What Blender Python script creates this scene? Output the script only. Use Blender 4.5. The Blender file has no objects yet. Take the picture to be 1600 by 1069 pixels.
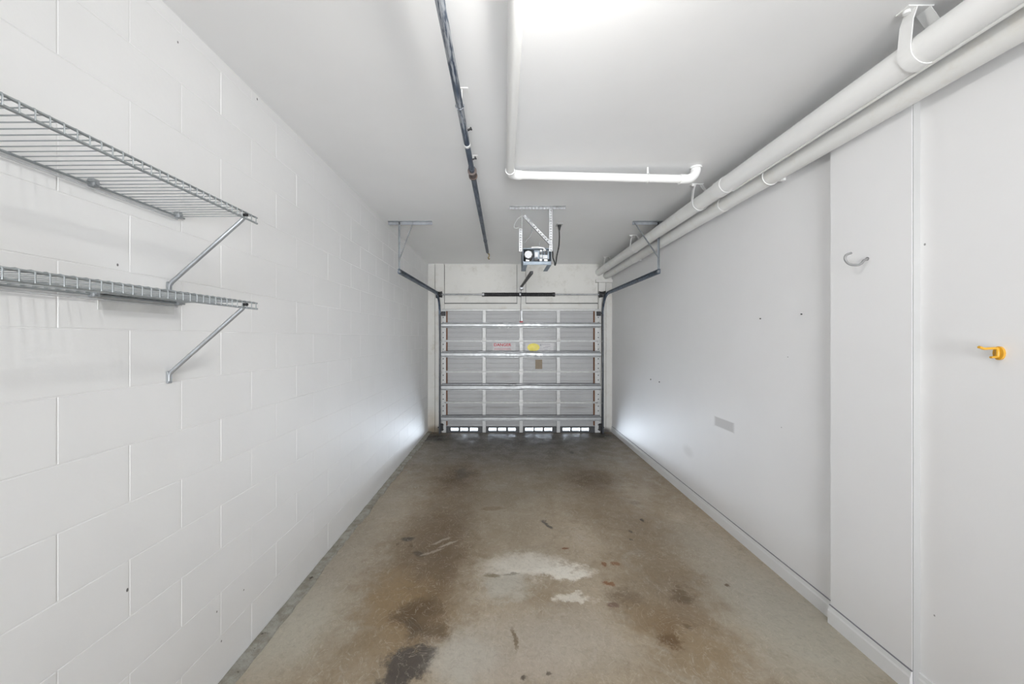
import bpy, bmesh, math, random
from mathutils import Vector, Matrix
random.seed(7)
SC = bpy.context.scene
COL = SC.collection

# ------------------------------------------------------------------ camera
F, CU, CV, HC = 556.0, 787.0, 528.0, 1.62        # focal length (px), horizon point (px), eye height
cam_d = bpy.data.cameras.new('camera')
cam = bpy.data.objects.new('camera', cam_d); COL.objects.link(cam)
cam_d.sensor_fit = 'HORIZONTAL'; cam_d.sensor_width = 36.0
cam_d.lens = F / 1600 * 36.0
cam_d.shift_x = (800 - CU) / 1600
cam_d.shift_y = -(534.5 - CV) / 1600
cam_d.clip_start = 0.02
cam.location = (0, 0, HC); cam.rotation_euler = (math.pi / 2, 0, 0)
SC.camera = cam

# ------------------------------------------------------------------ light, exposure
SC.view_settings.view_transform = 'Standard'
SC.view_settings.look = 'None'
SC.view_settings.gamma = 1.0
SC.view_settings.use_curve_mapping = False
SC.view_settings.exposure = 0.09
w = bpy.data.worlds.new('sky'); SC.world = w; w.use_nodes = True
w.node_tree.nodes['Background'].inputs[0].default_value = (0.62, 0.74, 0.92, 1)
w.node_tree.nodes['Background'].inputs[1].default_value = 1.2

def area(name, loc, rot, sx, sy, power, color, spread=180):
    d = bpy.data.lights.new(name, 'AREA'); d.shape = 'RECTANGLE'; d.size = sx; d.size_y = sy
    d.energy = power; d.color = color; d.spread = math.radians(spread)
    o = bpy.data.objects.new(name, d); COL.objects.link(o); o.location = loc; o.rotation_euler = rot
    return o
# added fill light behind the camera, standing in an invented doorway
area('fill_light_rear', (0.30, -3.98, 1.25), (math.radians(95), 0, 0), 2.1, 2.1, 58, (0.97, 0.985, 1.0), 55)
# daylight coming up off the bright driveway just outside the vents of the garage door
area('daylight_driveway', (0.30, 6.72, -0.036), (math.radians(180), 0, 0), 2.2, 1.0, 1350, (0.78, 0.88, 1.0))
LAMP_XYZ, LAMP_W = (0.19, 0.92, 2.70), 21

# ------------------------------------------------------------------ dimensions (metres)
XL, XR, YB, YR = -1.325, 1.893, 6.24, -3.95      # left wall, right wall, door wall, rear wall
H = 2.93
def floor_z(y): return -0.006 * (y - 1.7)
def ceil_z(y): return H - 0.0035 * max(0.0, y - 1.0)
def on_floor(u, v):
    y = 3.0
    for _ in range(6): y = F * (HC - floor_z(y)) / (v - CV)
    return ((u - CU) / F * y, y)
def at_y(u, v, y): return ((u - CU) / F * y, HC + (CV - v) / F * y)          # -> x, z on a plane of depth y
def at_x(u, v, x): y = F * x / (u - CU); return (y, HC + (CV - v) / F * y)   # -> y, z on a side wall

# ------------------------------------------------------------------ materials
def newmat(name):
    m = bpy.data.materials.new(name); m.use_nodes = True
    nt = m.node_tree; return m, nt, nt.nodes['Principled BSDF']
def setin(n, k, v):
    if k in n.inputs: n.inputs[k].default_value = v
class G:
    def __init__(s, nt): s.nt = nt; s.pos = None
    def n(s, t, **kw):
        x = s.nt.nodes.new(t)
        for k, v in kw.items(): setattr(x, k, v)
        return x
    def lk(s, a, b): s.nt.links.new(a, b)
    def position(s):
        if s.pos is None: s.pos = s.n('ShaderNodeNewGeometry').outputs['Position']
        return s.pos
    def noise(s, scale, detail=4, rough=.55, vec=None, dist=0):
        t = s.n('ShaderNodeTexNoise'); t.inputs['Scale'].default_value = scale
        t.inputs['Detail'].default_value = detail; t.inputs['Roughness'].default_value = rough
        t.inputs['Distortion'].default_value = dist
        s.lk(vec if vec is not None else s.position(), t.inputs['Vector']); return t.outputs['Fac']
    def vscale(s, vec, xyz):
        m = s.n('ShaderNodeVectorMath', operation='MULTIPLY'); s.lk(vec, m.inputs[0]); m.inputs[1].default_value = xyz
        return m.outputs[0]
    def ramp(s, fac, a, b, ca=0.0, cb=1.0):
        r = s.n('ShaderNodeMapRange'); r.interpolation_type = 'SMOOTHSTEP'
        s.lk(fac, r.inputs[0]); r.inputs[1].default_value = a; r.inputs[2].default_value = b
        r.inputs[3].default_value = ca; r.inputs[4].default_value = cb; return r.outputs[0]
    def math(s, op, a, b=None, clamp=False):
        m = s.n('ShaderNodeMath', operation=op); m.use_clamp = clamp
        for i, q in enumerate((a, b)):
            if q is None: continue
            if isinstance(q, (int, float)): m.inputs[i].default_value = q
            else: s.lk(q, m.inputs[i])
        return m.outputs[0]
    def mix(s, fac, a, b):
        m = s.n('ShaderNodeMix', data_type='RGBA')
        for q, i in ((fac, 0), (a, 6), (b, 7)):
            if isinstance(q, (int, float)): m.inputs[i].default_value = q
            elif isinstance(q, tuple): m.inputs[i].default_value = (*q, 1)
            else: s.lk(q, m.inputs[i])
        return m.outputs[2]
    def bump(s, h, strength, dist, bsdf):
        b = s.n('ShaderNodeBump'); b.inputs['Strength'].default_value = strength; b.inputs['Distance'].default_value = dist
        s.lk(h, b.inputs['Height']); s.lk(b.outputs[0], bsdf.inputs['Normal'])
    def boxblob(s, vec, c, r, soft):
        sb = s.n('ShaderNodeVectorMath', operation='SUBTRACT'); s.lk(vec, sb.inputs[0]); sb.inputs[1].default_value = c
        dv = s.n('ShaderNodeVectorMath', operation='DIVIDE'); s.lk(sb.outputs[0], dv.inputs[0]); dv.inputs[1].default_value = r
        ab = s.n('ShaderNodeVectorMath', operation='ABSOLUTE'); s.lk(dv.outputs[0], ab.inputs[0])
        se = s.n('ShaderNodeSeparateXYZ'); s.lk(ab.outputs[0], se.inputs[0])
        return s.ramp(s.math('MAXIMUM', se.outputs['Y'], se.outputs['Z']), 1 - soft, 1 + soft, 1.0, 0.0)
    def blob(s, vec, c, r, rot=0.0, soft=0.5):
        if soft < 0: return s.boxblob(vec, c, r, -soft)
        # soft ellipse in the xy plane of vec; 1 inside, 0 outside
        mp = s.n('ShaderNodeMapping', vector_type='TEXTURE')
        s.lk(vec, mp.inputs['Vector'])
        mp.inputs['Location'].default_value = (c[0], c[1], c[2] if len(c) > 2 else 0)
        mp.inputs['Rotation'].default_value = (0, 0, rot)
        mp.inputs['Scale'].default_value = (r[0], r[1], r[2] if len(r) > 2 else 1e6)
        L = s.n('ShaderNodeVectorMath', operation='LENGTH'); s.lk(mp.outputs[0], L.inputs[0])
        return s.ramp(L.outputs['Value'], 1 - soft, 1 + soft, 1.0, 0.0)

def paint(name, col, rough=.6, var=.05, bump=.12, scale=55, spots=(), dirt=None, spec=.4):
    m, nt, b = newmat(name); g = G(nt)
    c2 = tuple(x * (1 - var) for x in col)
    c = g.mix(g.ramp(g.noise(1.7, 5), .35, .7), col, c2)
    if dirt is not None:
        dn = g.ramp(g.noise(5.5, 6, .7), .5, .78)
        c = g.mix(g.math('MULTIPLY', dn, dirt[1]), c, dirt[0])
    for (cc, rr, sc, soft, amt) in spots:
        c = g.mix(g.math('MULTIPLY', g.blob(g.position(), cc, rr, 0, soft), amt), c, sc)
    g.lk(c, b.inputs['Base Color']); setin(b, 'Roughness', rough); setin(b, 'Specular IOR Level', spec)
    if bump: g.bump(g.noise(scale, 4), bump, .004, b)
    return m
def metal(name, col, rough=.4, metallic=1.0, var=.25, dirt=None):
    m, nt, b = newmat(name); g = G(nt)
    c = g.mix(g.ramp(g.noise(14, 5), .35, .7), col, tuple(x * (1 - var) for x in col))
    if dirt is not None: c = g.mix(g.math('MULTIPLY', g.ramp(g.noise(7, 6, .7), .5, .72), dirt[1]), c, dirt[0])
    g.lk(c, b.inputs['Base Color']); setin(b, 'Metallic', metallic)
    g.lk(g.ramp(g.noise(25, 3), .3, .7, rough - .06, rough + .1), b.inputs['Roughness'])
    return m
def plain(name, col, rough=.5, metallic=0.0):
    return metal(name, col, rough, metallic, .12)

M = {}
def yz(u, v, x): y, z = at_x(u, v, x); return (x, y, z)
dots_left = []
for (u, v, r) in ((199, 922, .004), (339, 956, .003), (346, 1002, .003), (381, 922, .003), (278, 66, .003), (402, 155, .004), (262, 5, .005), (184, 414, .003)):
    y, z = at_x(u, v, XL); dots_left.append(((XL, y, z), (.1, r, r * 1.6), (.08, .075, .07), .3, .9))
M['block'] = paint('block_paint', (.86, .86, .857), .55, .03, .16, 45, dots_left)
M['mortar'] = paint('mortar_paint', (.85, .85, .845), .6, .03, .1, 45)
M['ceiling'] = paint('ceiling_paint', (.86, .86, .86), .42, .025, .07, 22)
sm = []
y, z = at_x(1131, 663, XR); sm.append(((XR, y, z), (.1, .132, .040), (.50, .49, .48), -.16, .75))
y, z = at_x(1075, 705, XR); sm.append(((XR, y, z), (.1, .09, .05), (.6, .59, .57), .6, .35))
for (u, v, r) in ((1445, 382, .004), (1460, 962, .003), (1231, 558, .003), (1221, 668, .003)):
    y, z = at_x(u, v, XR); sm.append(((XR, y, z), (.1, r, r * 1.3), (.1, .1, .1), .3, .7))
M['drywall'] = paint('drywall_paint', (.86, .857, .86), .55, .02, .07, 60, sm)
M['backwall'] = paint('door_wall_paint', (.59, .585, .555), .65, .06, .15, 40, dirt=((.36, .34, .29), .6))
M['edge_grey'] = paint('pilaster_edge_grey', (.50, .50, .495), .7, .06, .1, 50)
M['track_dark'] = metal('track_steel_dark', (.06, .065, .075), .45, .5, .4)
M['stile_white'] = plain('hinge_white', (.60, .60, .59), .5)
M['trim'] = paint('trim_paint', (.80, .80, .80), .5, .03, .08, 60)
M['jamb'] = paint('jamb_paint', (.56, .555, .53), .6, .05, .12, 40, dirt=((.36, .30, .22), .5), spots=[((-1.2, YB, -.02), (.14, .2, .10), (.035, .03, .025), .5, .95), ((1.75, YB, -.02), (.13, .2, .07), (.04, .035, .03), .5, .9), ((-1.24, YB, .05), (.10, .2, .28), (.36, .29, .2), .6, .5)])
M['pvc'] = paint('pipe_paint', (.84, .84, .83), .4, .02, .05, 30)
M['pvc2'] = paint('pipe_paint_stained', (.83, .83, .81), .42, .03, .06, 30, dirt=((.60, .50, .36), .3))
M['galv'] = metal('galvanised_steel', (.36, .38, .40), .45, .7)
M['galv_dull'] = metal('galvanised_dull', (.40, .41, .42), .5, .85)
M['strut'] = metal('strut_steel', (.36, .37, .375), .45, .5, .1)
M['door_sheet'] = paint('door_sheet_metal', (.36, .363, .366), .55, .08, .1, 18, spots=[((x_, 6.19, .405), (.24, .2, .014), (.20, .19, .18), .7, .7) for x_ in (-.68, -.06, .60, 1.22)] + [((.02, 6.19, .95), (.10, .2, .05), (.28, .27, .26), .8, .5)], dirt=((.30, .29, .28), .35))
M['door_frame'] = metal('door_frame_metal', (.47, .475, .47), .48, .15, .1, ((.35, .33, .30), .4))
M['rust'] = paint('rust', (.17, .075, .035), .8, .4, .3, 60)
M['track'] = metal('track_steel', (.10, .135, .19), .35, .6, .4, ((.04, .04, .045), .7))
M['black'] = plain('black_iron', (.018, .018, .02), .5, .2)
M['rubber'] = plain('black_rubber', (.02, .02, .02), .75)
M['wire'] = metal('wire_grey', (.36, .385, .395), .35, .55, .12)
M['wire2'] = metal('bracket_grey', (.40, .42, .44), .38, .6, .12)
M['opener'] = metal('opener_grey', (.20, .235, .27), .45, .5, .15)
M['white_plastic'] = plain('white_plastic', (.80, .80, .80), .4)
M['light_plastic'] = plain('light_grey_plastic', (.56, .57, .58), .45)
M['dark_plastic'] = plain('dark_plastic', (.05, .052, .055), .5)
M['perf'] = metal('perforated_angle_steel', (.50, .51, .52), .45, .5, .3)
M['red'] = plain('red_print', (.36, .02, .03), .5)
M['sticker'] = plain('sticker_white', (.43, .425, .43), .5)
M['sticker_grey'] = plain('sticker_grey_print', (.24, .24, .26), .5)
M['yellow_sticker'] = plain('sticker_yellow', (.66, .56, .07), .5)
M['brass'] = paint('brown_label', (.20, .15, .09), .5, .5, .1, 14, dirt=((.34, .36, .34), .9))
M['yellow'] = plain('yellow_plastic', (.72, .38, .03), .35)
M['hook'] = plain('grey_vinyl', (.30, .30, .30), .4, .3)
M['brassmetal'] = metal('tarnished_brass', (.30, .24, .14), .4)
M['paper'] = plain('liner_white', (.76, .76, .745), .6)
M['asphalt'] = plain('driveway_concrete', (.55, .55, .53), .8)

def lamp_mat():
    m, nt, b = newmat('lamp_glass'); setin(b, 'Base Color', (.9, .9, .9, 1))
    setin(b, 'Emission Color', (1.0, .985, .96, 1)); setin(b, 'Emission Strength', 6.0); return m
M['lamp'] = lamp_mat()

def pipe_dark():
    m, nt, b = newmat('dark_pipe_oversprayed'); g = G(nt)
    p = g.position(); sep = g.n('ShaderNodeSeparateXYZ'); g.lk(p, sep.inputs[0])
    base = g.mix(g.ramp(g.noise(9, 5), .4, .68), (.028, .046, .08), (.07, .095, .135))
    st = g.noise(3.2, 5, .6, g.vscale(p, (30, 3, 30)))
    ov = g.math('MULTIPLY', g.ramp(st, .42, .58), g.ramp(g.noise(1.1, 2, .5, g.vscale(p, (0, 2.2, 0))), .34, .52))
    near = g.ramp(sep.outputs['Y'], 1.9, 2.4, .5, .10)
    c = g.mix(g.math('MULTIPLY', ov, near), base, (.74, .76, .78))
    g.lk(c, b.inputs['Base Color']); setin(b, 'Roughness', .4); setin(b, 'Metallic', .25); return m
M['pipe_dark'] = pipe_dark()

def sheet_mat():
    return M['door_sheet']

def floor_mat():
    m, nt, b = newmat('stained_concrete'); g = G(nt)
    p = g.position()
    # position warped by noise so the stains get ragged outlines
    nz = g.n('ShaderNodeTexNoise'); nz.inputs['Scale'].default_value = 5.5; nz.inputs['Detail'].default_value = 7
    nz.inputs['Roughness'].default_value = .74
    g.lk(p, nz.inputs['Vector'])
    sub = g.n('ShaderNodeVectorMath', operation='SUBTRACT'); g.lk(nz.outputs['Color'], sub.inputs[0]); sub.inputs[1].default_value = (.5, .5, .5)
    scl = g.n('ShaderNodeVectorMath', operation='SCALE'); g.lk(sub.outputs[0], scl.inputs[0]); scl.inputs['Scale'].default_value = .42
    add = g.n('ShaderNodeVectorMath', operation='ADD'); g.lk(p, add.inputs[0]); g.lk(scl.outputs[0], add.inputs[1])
    wp = add.outputs[0]
    c = g.mix(g.ramp(g.noise(1.3, 6, .6), .32, .7), (.445, .395, .315), (.305, .252, .18))
    c = g.mix(g.math('MULTIPLY', g.ramp(g.noise(7, 7, .68, None, .6), .47, .72), .5), c, (.25, .205, .14))
    c = g.mix(g.math('MULTIPLY', g.ramp(g.noise(3.1, 6, .6, g.vscale(p, (1, 1, 1)), 1.1), .52, .75), .55), c, (.50, .495, .455))
    c = g.mix(g.math('MULTIPLY', g.ramp(g.noise(17, 6, .7, None, 1.5), .50, .68), .30), c, (.22, .175, .115))
    c = g.mix(g.math('MULTIPLY', g.ramp(g.noise(11, 5, .65, g.vscale(p, (1, .55, 1)), 2.2), .56, .66), .28), c, (.56, .54, .49))
    tan, brown, dark, grey, pale, umber = (.29, .212, .118), (.115, .078, .042), (.055, .045, .036), (.40, .405, .36), (.80, .81, .77), (.165, .12, .072)
    S = [  # u, v, ru, rv (px), colour, amount, softness
        (810, 686, 180, 20, (.045, .044, .043), .9, .7), (800, 712, 200, 26, (.10, .095, .09), .75, .7), (800, 750, 190, 30, (.17, .148, .118), .55, .8), (675, 684, 22, 7, (.02, .02, .02), .9, .6), (940, 680, 18, 5, (.02, .02, .02), .8, .6),  # wide dark bands before the door: dirt plus painted-in dimness there
        (700, 800, 55, 90, umber, .62, .8), (665, 870, 62, 90, brown, .55, .8),
        (640, 960, 60, 70, tan, .75, .7), (612, 925, 38, 40, tan, .6, .7), (715, 745, 30, 20, brown, .75, .7), (722, 740, 12, 9, dark, .6, .8),
        (925, 748, 34, 17, brown, .8, .7), (935, 780, 40, 35, umber, .5, .8),
        (1010, 840, 55, 45, umber, .45, .8), (1060, 925, 75, 50, umber, .5, .8), (1070, 932, 22, 14, brown, .75, .6),
        (975, 935, 25, 16, brown, .6, .6), (1045, 990, 22, 28, brown, .75, .6), (1090, 1010, 50, 50, tan, .5, .8), (1010, 970, 40, 30, tan, .5, .7),
        (650, 958, 34, 24, brown, .85, .5), (690, 880, 26, 60, brown, .5, .7), (715, 815, 28, 60, umber, .5, .7), (1050, 1000, 14, 18, (.13, .075, .03), .8, .5), (1040, 965, 60, 22, (.20, .14, .08), .5, .7), (665, 985, 36, 18, dark, .55, .5), (640, 1035, 42, 30, (.085, .075, .068), .95, .3), (615, 1060, 30, 20, (.085, .075, .068), .9, .4),
        (680, 970, 20, 30, umber, .7, .5),
        (818, 884, 60, 19, pale, .9, .45), (880, 895, 42, 13, pale, .85, .4), (790, 915, 34, 22, (.53, .54, .50), .75, .5), (895, 935, 26, 10, pale, .7, .4),
        (730, 1030, 50, 60, (.53, .54, .51), .65, .6), (860, 1000, 110, 55, (.48, .465, .425), .55, .7), (820, 1050, 70, 30, (.45, .415, .37), .5, .7),
        (1250, 985, 90, 90, (.45, .455, .405), .75, .7), (1120, 870, 50, 60, (.38, .375, .335), .5, .7), (1190, 930, 60, 60, (.40, .395, .355), .5, .8),
        (440, 980, 80, 80, (.52, .525, .47), .75, .7), (520, 880, 55, 60, (.42, .41, .37), .6, .8), (585, 800, 45, 50, (.36, .345, .30), .5, .8),
        (800, 840, 60, 50, (.33, .295, .235), .5, .8), (790, 780, 60, 40, (.25, .225, .18), .45, .8),
    ]
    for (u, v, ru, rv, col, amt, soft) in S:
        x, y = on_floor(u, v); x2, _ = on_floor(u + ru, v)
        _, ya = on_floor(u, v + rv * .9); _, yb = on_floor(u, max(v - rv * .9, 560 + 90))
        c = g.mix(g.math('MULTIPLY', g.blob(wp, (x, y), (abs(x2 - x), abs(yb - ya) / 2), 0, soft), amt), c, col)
    # crisp small marks (oil drops, rust bits, scraps of leaf)
    for (u, v, ru, rv, rot, col, amt) in [
        (638, 842, 9, 3, .2, dark, .85), (642, 853, 4, 3, .5, brown, .7), (655, 866, 10, 4, -.5, dark, .6), (855, 819, 3, 7, .5, (.08, .075, .07), .9), (850, 814, 5, 2, 0, (.1, .09, .08), .6),
        (884, 857, 5, 1.8, 0, (.19, .085, .04), .95), (943, 881, 4, 4, .4, (.2, .09, .04), .85), (962, 881, 8, 3, -.2, (.22, .11, .05), .8),
        (948, 912, 7, 3, 0, (.22, .10, .04), .9), (957, 913, 4, 4, 0, (.22, .10, .04), .8), (957, 946, 9, 5, 0, (.16, .10, .08), .8),
        (805, 1000, 3, 18, .1, (.17, .13, .08), .8), (770, 899, 12, 3, 0, (.17, .14, .08), .7), (800, 897, 14, 2, .1, (.16, .14, .10), .6),
        (893, 707, 3, 2, 0, dark, .8), (842, 693, 2, 2, 0, dark, .8), (1003, 813, 3, 2, 0, dark, .9), (985, 830, 3, 2, 0, dark, .7), (985, 843, 3, 2, 0, dark, .6), (1138, 915, 4, 3, 0, brown, .9),
        (857, 1052, 4, 3, 0, dark, .7), (818, 1061, 5, 3, 0, dark, .8), (992, 786, 8, 3, .5, (.22, .19, .15), .7), (1075, 978, 5, 6, .3, brown, .6), (622, 850, 2, 2, 0, brown, .6),
        (770, 795, 18, 3, .1, umber, .6), (700, 850, 16, 1.6, .6, (.45, .42, .36), .7), (690, 845, 16, 1.4, .6, (.45, .42, .36), .6), (676, 862, 20, 1.6, .55, (.42, .39, .33), .6)]:
        x, y = on_floor(u, v); x2, _ = on_floor(u + ru, v)
        _, ya = on_floor(u, v + rv); _, yb = on_floor(u, v - rv)
        sm2 = g.n('ShaderNodeVectorMath', operation='SCALE'); g.lk(sub.outputs[0], sm2.inputs[0]); sm2.inputs['Scale'].default_value = .11
        ad2 = g.n('ShaderNodeVectorMath', operation='ADD'); g.lk(p, ad2.inputs[0]); g.lk(sm2.outputs[0], ad2.inputs[1])
        c = g.mix(g.math('MULTIPLY', g.blob(ad2.outputs[0], (x, y), (abs(x2 - x), abs(yb - ya) / 2), rot, .35), amt), c, col)
    # curved trowel streaks
    tr = g.noise(6.5, 3, .5, g.vscale(p, (1.0, .8, 1)), 3.5)
    c = g.mix(g.math('MULTIPLY', g.math('MULTIPLY', g.ramp(tr, .49, .505), g.ramp(tr, .52, .505)), .35), c, (.60, .57, .50))
    # fine mottling over everything
    c = g.mix(g.math('MULTIPLY', g.ramp(g.noise(34, 6, .72, None, .8), .46, .7), .22), c, (.13, .11, .085))
    hs = g.n('ShaderNodeMix', data_type='RGBA', blend_type='MULTIPLY'); hs.inputs[0].default_value = 1.0
    g.lk(c, hs.inputs[6]); hs.inputs[7].default_value = (1.09, 1.03, .965, 1); c = hs.outputs[2]
    g.lk(c, b.inputs['Base Color'])
    g.lk(g.ramp(g.noise(5, 5), .3, .7, .36, .62), b.inputs['Roughness']); setin(b, 'Specular IOR Level', .38)
    h = g.math('MULTIPLY', g.noise(9, 6, .65, None, 2.5), 3.0)
    h0 = h
    h = g.math('ADD', g.noise(60, 5), g.math('MULTIPLY', g.noise(6, 4), 2.5))
    g.bump(g.math('ADD', h, h0), .22, .004, b)
    return m
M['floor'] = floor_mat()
def strip_mat():
    m, nt, b = newmat('rough_concrete_edge'); g = G(nt)
    c = g.mix(g.ramp(g.noise(12, 6, .7), .35, .68), (.42, .41, .365), (.27, .25, .20))
    c = g.mix(g.math('MULTIPLY', g.ramp(g.noise(22, 4, .7), .62, .72), .9), c, (.06, .045, .03))
    g.lk(c, b.inputs['Base Color']); setin(b, 'Roughness', .85); g.bump(g.noise(40, 5), .6, .01, b); return m
M['strip'] = strip_mat()


# ------------------------------------------------------------------ mesh helpers
class MB:
    def __init__(s): s.bm = bmesh.new()
    def box(s, a, b, bev=0.0, seg=1, rot=None):
        a, b = Vector(a), Vector(b); c = (a + b) / 2; d = b - a
        r = bmesh.ops.create_cube(s.bm, size=1.0)
        vs = r['verts']
        for q in vs: q.co = Vector((q.co.x * abs(d.x), q.co.y * abs(d.y), q.co.z * abs(d.z)))
        if bev > 0:
            es = list({e for q in vs for e in q.link_edges})
            r2 = bmesh.ops.bevel(s.bm, geom=es, offset=bev, segments=seg, affect='EDGES', profile=.5)
            vs = list({q for f in r2['faces'] for q in f.verts} | {q for q in vs if q.is_valid})
        for q in vs:
            if rot is not None: q.co = rot @ q.co
            q.co += c
        return s
    def bar(s, p, q, wx, wy, up=(0, 0, 1), bev=0.0):
        # rectangular bar from p to q; wx across, wy along the "up" side
        p, q = Vector(p), Vector(q); d = (q - p); L = d.length; z = d.normalized()
        x = Vector(up).cross(z)
        if x.length < 1e-5: x = Vector((1, 0, 0))
        x.normalize(); y = z.cross(x)
        R = Matrix((x, y, z)).transposed()
        c = (p + q) / 2
        return s.box(c - Vector((wx, wy, L)) / 2, c + Vector((wx, wy, L)) / 2, bev, 1, R)
    def tube(s, pts, r, seg=16, caps=True, rr=None):
        pts = [Vector(p) for p in pts]; n = len(pts); rings = []
        t0 = (pts[1] - pts[0]).normalized()
        ref = Vector((0, 0, 1)) if abs(t0.z) < .9 else Vector((1, 0, 0))
        x = ref.cross(t0).normalized()
        for i, p in enumerate(pts):
            if i == 0: t = pts[1] - pts[0]
            elif i == n - 1: t = pts[-1] - pts[-2]
            else: t = (pts[i + 1] - pts[i]).normalized() + (pts[i] - pts[i - 1]).normalized()
            t.normalize(); x = (x - t * x.dot(t)).normalized(); y = t.cross(x)
            rad = rr[i] if rr else r
            rings.append([s.bm.verts.new(p + x * rad * math.cos(a) + y * rad * math.sin(a)) for a in [2 * math.pi * k / seg for k in range(seg)]])
        for i in range(n - 1):
            for k in range(seg):
                f = s.bm.faces.new((rings[i][k], rings[i][(k + 1) % seg], rings[i + 1][(k + 1) % seg], rings[i + 1][k])); f.smooth = True
        if caps:
            for rg in (list(reversed(rings[0])), rings[-1]):      # own verts, so the round side keeps its normals
                s.bm.faces.new([s.bm.verts.new(v.co) for v in rg])
        return s
    def sweep(s, pts, prof, xref):
        # sweep a closed 2D profile [(a,b)] : a along xref, b along the normal
        pts = [Vector(p) for p in pts]; X = Vector(xref).normalized(); rings = []
        for i, p in enumerate(pts):
            t = (pts[min(i + 1, len(pts) - 1)] - pts[max(i - 1, 0)]).normalized()
            N = t.cross(X).normalized()
            rings.append([s.bm.verts.new(p + X * a + N * b) for a, b in prof])
        m = len(prof)
        for i in range(len(pts) - 1):
            for k in range(m):
                s.bm.faces.new((rings[i][k], rings[i][(k + 1) % m], rings[i + 1][(k + 1) % m], rings[i + 1][k]))
        s.bm.faces.new(list(reversed(rings[0]))); s.bm.faces.new(rings[-1]); return s
    def cyl(s, p, q, r, seg=20): return s.tube([p, q], r, seg)
    def quad(s, *ps):
        s.bm.faces.new([s.bm.verts.new(p) for p in ps]); return s
    def prism(s, pts2, z0, z1, f=lambda a, b, c: (a, b, c)):
        lo = [s.bm.verts.new(f(a, b, z0)) for a, b in pts2]; hi = [s.bm.verts.new(f(a, b, z1)) for a, b in pts2]
        n = len(pts2)
        s.bm.faces.new(list(reversed(lo))); s.bm.faces.new(hi)
        for i in range(n): s.bm.faces.new((lo[i], lo[(i + 1) % n], hi[(i + 1) % n], hi[i]))
        return s
    def build(s, name, mat, parent=None, origin=None, smooth_angle=None):
        o_world = Vector(origin) if origin is not None else (wloc(parent) if parent is not None else Vector((0, 0, 0)))
        bmesh.ops.recalc_face_normals(s.bm, faces=s.bm.faces)
        bmesh.ops.translate(s.bm, verts=s.bm.verts, vec=-o_world)
        me = bpy.data.meshes.new(name); s.bm.to_mesh(me); s.bm.free()
        me.materials.append(M[mat] if isinstance(mat, str) else mat)
        return link(name, me, parent, o_world)
def wloc(o):
    v = Vector((0, 0, 0))
    while o is not None: v = v + o.location; o = o.parent
    return v
def link(name, data, parent, world):
    o = bpy.data.objects.new(name, data); COL.objects.link(o)
    if parent is not None: o.parent = parent; o.location = Vector(world) - wloc(parent)
    else: o.location = world
    return o
def tag(o, label, cat=None, group=None, kind=None):
    if label: o['label'] = label
    if cat: o['category'] = cat
    if group: o['group'] = group
    if kind: o['kind'] = kind
    return o
def empty(name, loc, label, cat, group=None, kind=None):
    return tag(link(name, None, None, Vector(loc)), label, cat, group, kind)
def arc(c, r, a0, a1, n, ax, ay):
    c, ax, ay = Vector(c), Vector(ax), Vector(ay)
    return [c + ax * r * math.cos(a0 + (a1 - a0) * i / n) + ay * r * math.sin(a0 + (a1 - a0) * i / n) for i in range(n + 1)]

# ------------------------------------------------------------------ floor and ceiling
mb = MB(); ys = [YR - .15, 1.7, 4.0, YB - .022]; xa, xb = XL - .02, XR + .15
top = [[mb.bm.verts.new((x, y, floor_z(y))) for x in (xa, xb)] for y in ys]
bot = [[mb.bm.verts.new((x, y, floor_z(y) - .12)) for x in (xa, xb)] for y in ys]
for i in range(3):
    mb.bm.faces.new((top[i][0], top[i][1], top[i + 1][1], top[i + 1][0])); mb.bm.faces.new((bot[i][0], bot[i + 1][0], bot[i + 1][1], bot[i][1]))
    for k in (0, 1): mb.bm.faces.new((top[i][k], top[i + 1][k], bot[i + 1][k], bot[i][k]))
mb.bm.faces.new((top[0][0], bot[0][0], bot[0][1], top[0][1])); mb.bm.faces.new((top[3][0], top[3][1], bot[3][1], bot[3][0]))
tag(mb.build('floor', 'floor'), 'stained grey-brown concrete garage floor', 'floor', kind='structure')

mb = MB(); ys = [YR - .15, 1.0, YB + .2]
lo = [[mb.bm.verts.new((x, y, ceil_z(y))) for x in (XL - .15, XR + .15)] for y in ys]
hi = [[mb.bm.verts.new((x, y, H + .15)) for x in (XL - .15, XR + .15)] for y in ys]
for i in range(2):
    mb.bm.faces.new((lo[i][0], lo[i + 1][0], lo[i + 1][1], lo[i][1])); mb.bm.faces.new((hi[i][0], hi[i][1], hi[i + 1][1], hi[i + 1][0]))
    for k in (0, 1): mb.bm.faces.new((lo[i][k], lo[i + 1][k], hi[i + 1][k], hi[i][k]))
mb.bm.faces.new((lo[0][0], hi[0][0], hi[0][1], lo[0][1])); mb.bm.faces.new((lo[2][0], lo[2][1], hi[2][1], hi[2][0]))
ceil = tag(mb.build('ceiling', 'ceiling'), 'smooth white painted garage ceiling', 'ceiling', kind='structure')
# taped drywall joints that show as faint ridges
mb = MB(); mb.sweep([(1.27, y, ceil_z(y) + .002) for y in (-1.6, 1.0, 2.55)], [(-.014, 0), (-.004, -.0042), (.004, -.0042), (.014, 0)], (1, 0, 0))
mb.build('joint_ridge', 'ceiling', ceil)
mb = MB(); mb.sweep([(x, 2.55, ceil_z(2.55) + .002) for x in (XL, 0, 1.5)], [(-.02, 0), (-.004, .0038), (.004, .0038), (.02, 0)], (0, 1, 0))
mb.build('joint_ridge', 'ceiling', ceil)

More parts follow.
